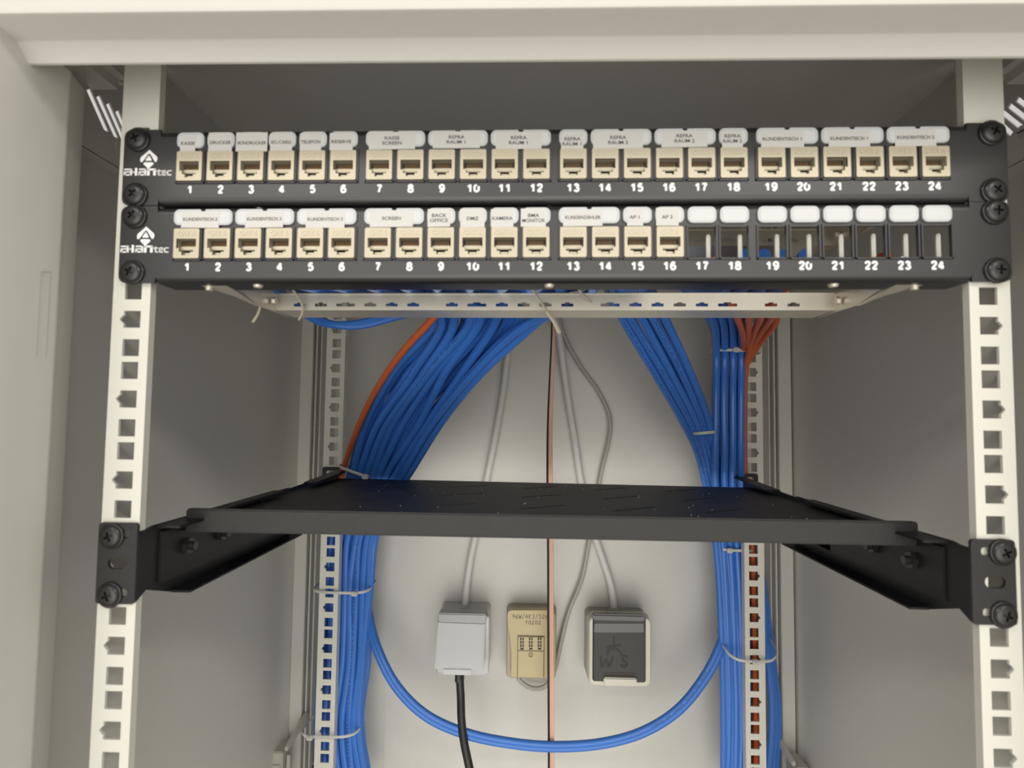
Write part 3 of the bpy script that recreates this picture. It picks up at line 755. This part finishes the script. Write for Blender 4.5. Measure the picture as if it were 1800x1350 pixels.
# orange cables
cable('fibre_cable', [Vector((-.09, .03, .046)), AT(790, 520, .12), AT(755, 566, .145), AT(718, 606, .175), AT(686, 647, .205), AT(657, 693, .238), AT(636, 735, .264), AT(619, 778, .290), AT(604, 825, .318), AT(588, 900, .365), AT(580, 960, .385)], .0030, ORANGE,
      'orange cable along the left edge of the left blue bundle', 'cable')
for k in range(3):
    pts = [Vector((.20+.003*k, .032, .046)), AT(1352+16*k, 508, .17), AT(1334+20*k, 562, .235-.004*k), AT(1318+10*k, 610, .300-.002*k), AT(1310+k, 660, .3275+.004*k), AT(1309, 740, .340+.004*k), AT(1310, 830, .344+.004*k), AT(1317+k, 900, .352), AT(1322+k, 960, .3565), AT(1325+k, 1040, .357), AT(1327+k, 1160, .357), AT(1329+k, 1290, .357), AT(1330+k, 1410, .357)]
    cable('fibre_cable', [p+Vector((0, .0066*(k), 0)) for p in pts], .0031, ORANGE, 'orange cable fanning out from the tray end down behind the rear right rail', 'cable', 'orange cables behind the rear right rail')
for k in range(4):
    cable('fibre_cable', [Vector((.10+.018*k, .034, .044)), AT(1278+28*k, 508, .115), AT(1290+24*k, 545, .15), AT(1306+9*k, 590, .255+.006*k), AT(1308, 640, .345), AT(1309, 720, .362)], .0030, ORANGE,
          'orange cable showing in the gap between lower panel and tray on the right', 'cable', 'orange cables above the right end of the tray')
# white supply cables, thin grey telephone cable, copper pair
cable('supply_cable', [AT(915, 540, .38), AT(899, 580, .398), AT(893, 620, .404), AT(884, 690, .409), AT(870, 770, .411), AT(854, 850, .412), AT(838, 930, .412), AT(826, 990, .411), AT(820, 1035, .410), AT(817, 1072, .407)], .0043, GREYC,
      'light grey round supply cable running down into the left socket with the black plug', 'cable', n=14)
cable('supply_cable', [AT(968, 540, .38), AT(981, 580, .398), AT(990, 640, .404), AT(1000, 710, .409), AT(1010, 770, .411), AT(1022, 850, .412), AT(1040, 925, .412), AT(1060, 985, .411), AT(1074, 1030, .410), AT(1080, 1074, .407)], .0043, GREYC,
      'light grey round supply cable running down into the right socket with the dark lid', 'cable', n=14)
cable('telephone_cable', [AT(980, 550, .39), AT(992, 590, .402), AT(1018, 640, .410), AT(1052, 688, .412), AT(1072, 735, .412), AT(1070, 775, .412), AT(1058, 825, .412), AT(1048, 880, .412), AT(1036, 950, .412), AT(1022, 1020, .412), AT(1000, 1075, .412), AT(986, 1130, .412), AT(974, 1180, .410), AT(958, 1206, .408), AT(938, 1210, .407), AT(920, 1202, .406), AT(908, 1188, .404)], .0026, GREYT,
      'thin grey telephone cable curving down to the beige telephone socket', 'cable', n=12)
bm = bmesh.new()
path = [(973, 545, .340), (972, 600, .345), (968.5, 680, .350), (966, 760, .352), (966, 850, .353), (967, 950, .355), (967.5, 1080, .355), (968, 1200, .355), (968.5, 1300, .355), (968.5, 1400, .355)]
sc = [AT(*p) for p in path]
sw = thing('speaker_wire', 'flat twin speaker wire, copper and dark strands, hanging straight down the middle', 'wire')
for dx, m, nm, r in ((-.0024, BLACKC, 'dark_strand', .00125), (.0, COPPER, 'copper_strand', .0014), (.0024, COPPER, 'copper_strand', .0014)):
    bm = bmesh.new(); tube(bm, [p+Vector((dx*(.45+.55*min(1, i/4)), 0, 0)) for i, p in enumerate(sc)], r, n=8); obj(nm, bm, m, sw)

# ------------------------------------------------------------------ cable ties
def tie(x0, x1, y, Yc, hd, label, sag=.0, slope=0., head=None, ang=None, tail=False):
    A, B = AT(x0, y, Yc), AT(x1, y, Yc); c = (A+B)/2; a = abs(B.x-A.x)/2
    t = thing('cable_tie', label, 'cable tie', c)
    bm = bmesh.new(); pts = []
    for k in range(36):
        th = 2*math.pi*k/36
        cx, sy = math.cos(th), math.sin(th)
        e = .55
        px = a*math.copysign(abs(cx)**e, cx); py = hd*math.copysign(abs(sy)**e, sy)
        pts.append(Vector((px, py, slope*px+sag*(sy))))
    tube(bm, pts, (.0016, .0007), n=8, raw=True, closed=True, flat=Vector((0, 0, 1))); obj('strap', bm, TIEM, t)
    if head is not None:
        hx = AT(head, y, Yc-hd).x-c.x
        bm = bmesh.new(); box(bm, (hx-.0033, -hd-.0036, slope*hx-sag-.0026), (hx+.0033, -hd+.0008, slope*hx-sag+.0026), .0008)
        box(bm, (hx-.0012, -hd-.0041, slope*hx-sag-.0010), (hx+.0012, -hd-.0034, slope*hx-sag+.0010))
        if tail: tube(bm, [Vector((hx-.002, -hd-.001, slope*hx-sag)), Vector((hx-.0075, -hd+.0005, slope*hx-sag+.0015))], (.0016, .0006), n=6, raw=True, flat=Vector((0, 0, 1)))
        obj('tie_head', bm, TIEM, t)
    return t
tie(600, 652, 827, .3215, .0145, 'white cable tie across the left bundle just above the shelf rear edge', slope=-.33, head=643)
tie(558, 656, 1029, .364, .0255, 'white cable tie round rail and left bundle, just below the shelf', sag=.001, head=624)
tie(538, 636, 1274, .364, .0260, 'white cable tie round the left bundle near the bottom, its head left of the rail', sag=.0, slope=0.02, head=546, tail=True)
tie(1253, 1332, 619, .328, .0180, 'white cable tie round the upright right bundle, just below the tray', slope=-.03, head=1293)
tie(1216, 1254, 760, .322, .0150, 'white cable tie round the slanting right bundle above the shelf', slope=.10)
tie(1262, 1322, 963, .366, .0135, 'white cable tie round the right bundle directly under the shelf lip', slope=-.02, head=1282)
tie(1266, 1357, 1128, .364, .0265, 'white cable tie sagging round the right bundle and rail, lowest on the right', sag=.011, head=1327)
for pts, lb, th in (([(448, 503, .058), (456, 516, .060), (458, 532, .060), (454, 550, .060), (444, 567, .060)], 'thin beige tie tail dangling at the far left end of the tray', 0),
                    ([(512, 506, .062), (524, 522, .064), (532, 540, .066), (531, 552, .068), (525, 563, .068)], 'thin beige tie tail hooked over the tray, second from the left', 0),
                    ([(932, 503, .060), (948, 526, .060), (962, 548, .060), (974, 566, .060), (984, 586, .060)], 'long beige tie tail with a thick end hanging below the tray middle', 1),
                    ([(1014, 504, .062), (1026, 520, .064), (1040, 532, .068)], 'short beige tie tail over the tray, right of the long one', 0)):
    bm = bmesh.new(); P = [AT(*p) for p in pts]; tube(bm, P, (.0009, .0006), n=8)
    if th: tube(bm, P[-3:], (.0016, .0010), n=8)
    tag(obj('cable_tie', bm, TIEB), lb, 'cable tie')

# ------------------------------------------------------------------ sockets on the back panel
def rbox(bm, x0, z0, x1, z1, y0, y1, r, shrink=0.0, mi=0, n=5):   # y0 front, y1 back; front smaller by shrink
    F = rrect((x0+x1)/2, (z0+z1)/2, abs(x1-x0)-2*shrink, abs(z1-z0)-2*shrink, r, n)
    Bk = rrect((x0+x1)/2, (z0+z1)/2, abs(x1-x0), abs(z1-z0), r, n)
    e = min(.0012, (y1-y0)*.3)
    F0 = rrect((x0+x1)/2, (z0+z1)/2, abs(x1-x0)-2*shrink-2*e, abs(z1-z0)-2*shrink-2*e, max(r-e, .0003), n)
    R = [[bm.verts.new((x, yy, z)) for x, z in L] for L, yy in ((F0, y0), (F, y0+e), (Bk, y1))]
    fs = [bm.faces.new(R[0]), bm.faces.new(R[2][::-1])]
    N = len(F)
    for A, B in zip(R, R[1:]):
        for i in range(N): fs.append(bm.faces.new((A[i], A[(i+1) % N], B[(i+1) % N], B[i])))
    for f in fs: f.material_index = mi
    bmesh.ops.recalc_face_normals(bm, faces=fs)
def PXR(x0, y0, x1, y1, Y):     # pixel rectangle -> (x0, z0, x1, z1) on depth Y
    a = AT(x0, (y0+y1)/2, Y); b = AT(x1, (y0+y1)/2, Y); c = AT((x0+x1)/2, y1, Y); d = AT((x0+x1)/2, y0, Y)
    return a.x, c.z, b.x, d.z
# left: grey-white flap socket with a plug in it
s1 = thing('flap_socket', 'grey-white wall socket with its flap lid propped over a black plug, left of three', 'socket')
bm = bmesh.new(); rbox(bm, *PXR(767, 1079, 858, 1190, .375), .375, .420, .004, .0015); obj('socket_base', bm, SOCKW, s1)
bm = bmesh.new(); a = PXR(768, 1082, 860, 1185, .368); rbox(bm, *a, .368, .377, .003); obj('socket_frame', bm, SOCKW, s1)
bm = bmesh.new(); a = PXR(771, 1078, 855, 1094, .364); box(bm, (a[0], .362, a[1]), (a[2], .380, a[3]), .0012); obj('lid_hinge', bm, SOCKG, s1)
bm = bmesh.new()
c = [AT(770, 1092, .363), AT(853, 1095, .363), AT(850, 1180, .352), AT(763, 1177, .352)]
hexa(bm, [c[3], c[2], c[1], c[0]]+[p+Vector((0, .006, .0004)) for p in (c[3], c[2], c[1], c[0])], .0014); obj('lid', bm, SOCKW, s1)
bm = bmesh.new(); a = PXR(779, 1176, 829, 1187, .351); box(bm, (a[0], .351, a[1]), (a[2], .357, a[3]), .0008); obj('lid_tab', bm, SOCKW, s1)
bm = bmesh.new(); a = AT(816, 1070, .403); cyl(bm, a+Vector((0, 0, -.005)), a+Vector((0, 0, .003)), .0085, .007, 20); obj('cable_gland', bm, SOCKW, s1)
pc = thing('power_cord', 'black power cord plugged into the left socket, leaving downwards', 'cord')
bm = bmesh.new(); a = AT(808, 1184, .362); tube(bm, [a+Vector((0, 0, .004)), a+Vector((0, 0, -.008))], (.0058, .0045), n=14, raw=True); obj('strain_relief', bm, BLACKC, pc)
bm = bmesh.new(); tube(bm, [AT(808, 1190, .362), AT(810, 1225, .360), AT(811, 1262, .352), AT(815, 1300, .344), AT(822, 1335, .338), AT(836, 1400, .33)], .0046, n=14); obj('cord', bm, BLACKC, pc)
# middle: yellowed telephone socket
s2 = thing('telephone_socket', 'yellowed beige telephone socket with handwritten numbers, between the two power sockets', 'telephone socket')
bm = bmesh.new(); rbox(bm, *PXR(889, 1071, 979, 1192, .398), .394, .420, .006, .001); obj('socket_base', bm, YELLOWB, s2)
bm = bmesh.new()
o = [(893, 1076), (898, 1073), (966, 1073), (971, 1078), (973, 1095), (966, 1120), (963, 1150), (963, 1186), (961, 1190), (901, 1190), (899, 1187), (899, 1150), (897, 1120), (893, 1100), (892, 1085)]
Yc = .386
pp = [AT(x, y, Yc) for x, y in o]
plate(bm, [(p.x, p.z) for p in pp][::-1], [], XZ(Yc), .010); obj('cover', bm, YELLOW, s2, False)
bm = bmesh.new(); a = PXR(910, 1119, 956, 1190, Yc)
box(bm, (a[0], Yc-.0012, a[1]), (a[2], Yc+.001, a[3]), .0004); obj('jack_insert', bm, YELLOW, s2)
bm = bmesh.new()
for x0, y0, x1, y1 in ((910, 1143.4, 956, 1144.6), (909.6, 1118, 910.4, 1190), (955.6, 1118, 956.4, 1190), (910, 1118, 956, 1118.8)):
    q = PXR(x0, y0, x1, y1, Yc-.0013); box(bm, (q[0], Yc-.0014, q[1]), (q[2], Yc-.001, q[3]))
for xc in (917.5, 933, 948.5):
    for k, yc in enumerate((1123, 1129, 1135)):
        for d in (-2.0, 2.0):
            q = PXR(xc+d-1.3, yc-2.4, xc+d+1.3, yc+2.4, Yc-.0013); box(bm, (q[0], Yc-.0014, q[1]), (q[2], Yc-.001, q[3]))
    q = PXR(xc-3, 1138.6, xc+3, 1142, Yc-.0013); box(bm, (q[0], Yc-.0014, q[1]), (q[2], Yc-.001, q[3]))
cc = AT(933, 1151, Yc-.0014)
tube(bm, [cc+Vector((.0022*math.cos(k*math.pi/10), 0, .0026*math.sin(k*math.pi/10))) for k in range(20)], .0003, n=6, raw=True, closed=True)
tube(bm, [cc+Vector((-.0010, 0, .0006)), cc+Vector((0, 0, -.0004)), cc+Vector((.0010, 0, .0004))], .0003, n=6)
obj('socket_slots', bm, DARK, s2, False)
GL = {'9': [[(.9, .75), (.5, 1), (.1, .8), (.15, .5), (.6, .5), (.9, .8), (.8, .4), (.5, 0)]], '6': [[(.8, 1), (.3, .7), (.05, .3), (.3, 0), (.8, .1), (.8, .4), (.4, .5), (.1, .3)]],
      'W': [[(0, 1), (.2, 0), (.5, .7), (.75, 0), (1, 1)]], '/': [[(.1, -.15), (.8, 1.15)]], 'H': [[(.1, 0), (.2, 1)], [(.8, 0), (.9, 1)], [(.1, .5), (.9, .55)]],
      'K': [[(.1, 0), (.2, 1)], [(.9, 1), (.2, .5), (.8, 0)]], '3': [[(.1, .9), (.6, 1), (.8, .75), (.4, .55), (.85, .35), (.5, 0), (.05, .1)]], '5': [[(.9, 1), (.3, 1), (.2, .55), (.7, .6), (.8, .2), (.4, 0), (.1, .1)]],
      '2': [[(.1, .8), (.5, 1), (.8, .75), (.4, .3), (.1, 0), (.9, .05)]], '1': [[(.1, .6), (.6, 1), (.45, 0)]], '0': [[(.5, 1), (.15, .7), (.15, .25), (.5, 0), (.85, .3), (.85, .75), (.5, 1)]],
      'S': [[(.9, .85), (.5, 1), (.15, .75), (.5, .52), (.85, .28), (.5, 0), (.1, .15)]]}
def scrawl(bm, s, x, y, w, h, gap, Y, r, slant=.12):    # x, y = left/base pixel
    for ch in s:
        for st in GL.get(ch, []):
            P = [AT(x+(a+slant*b)*w, y-b*h, Y) for a, b in st]
            tube(bm, P, (r*.25, r), n=6, per=4, flat=Vector((0, 1, 0)))
        x += w+gap
bm = bmesh.new()
scrawl(bm, '96W/HK3/526', 900.5, 1087.5, 4.2, 7.5, 1.6, Yc-.0001, .00030); scrawl(bm, '10202', 923, 1097.5, 4.3, 6.6, 1.5, Yc-.0001, .00034)
obj('handwriting', bm, INK, s2)
# right: ivory frame, smoked lid
s3 = thing('lidded_socket', 'ivory-framed wall socket with closed dark smoked lid marked W S, right of three', 'socket')
bm = bmesh.new(); rbox(bm, *PXR(1032, 1086, 1142, 1204, .382), .380, .420, .006, .001); obj('socket_base', bm, SOCKB, s3)
bm = bmesh.new(); rbox(bm, *PXR(1034, 1084, 1146, 1208, .368), .368, .386, .007, .0008); obj('socket_frame', bm, IVORY, s3)
bm = bmesh.new(); a = PXR(1042, 1082, 1135, 1199, .3655); rbox(bm, *a, .3650, .372, .0025); obj('lid', bm, SMOKE, s3)
bm = bmesh.new(); c = [AT(1044, 1112, .3640), AT(1132, 1112, .3640), AT(1131, 1095, .3645), AT(1045, 1095, .3645)]
hexa(bm, c+[p+Vector((0, .003, 0)) for p in c], .0006)
q = PXR(1042, 1081, 1134, 1092, .362); box(bm, (q[0], .3625, q[1]), (q[2], .372, q[3]), .0015); obj('lid_window', bm, SMOKE2, s3)
bm = bmesh.new(); q = PXR(1062, 1182, 1118, 1192, .3645); box(bm, (q[0], .3646, q[1]), (q[2], .37, q[3]), .0008); obj('lid_recess', bm, DARK, s3)
bm = bmesh.new(); q = PXR(1061, 1191, 1119, 1205, .362); box(bm, (q[0], .3600, q[1]), (q[2], .37, q[3]), .0012); obj('lid_catch', bm, IVORY, s3)
bm = bmesh.new(); Yw = .3648
scrawl(bm, 'W', 1053, 1172, 22, 17, 0, Yw, .0015); scrawl(bm, 'S', 1090, 1172, 13, 18, 0, Yw, .0016)
for st in ([(1079, 1118), (1079, 1133)], [(1066, 1138), (1079, 1136), (1092, 1133)], [(1067, 1152), (1070, 1143), (1080, 1140), (1088, 1144), (1093, 1153)]):
    tube(bm, [AT(x, y, Yw) for x, y in st], (.0002, .0015), n=6, per=4, flat=Vector((0, 1, 0)))
obj('handwriting', bm, MARK, s3)
bm = bmesh.new(); a = AT(1080, 1072, .403); cyl(bm, a+Vector((0, 0, -.004)), a+Vector((0, 0, .002)), .0075, .0062, 20); obj('cable_gland', bm, SOCKB, s3)
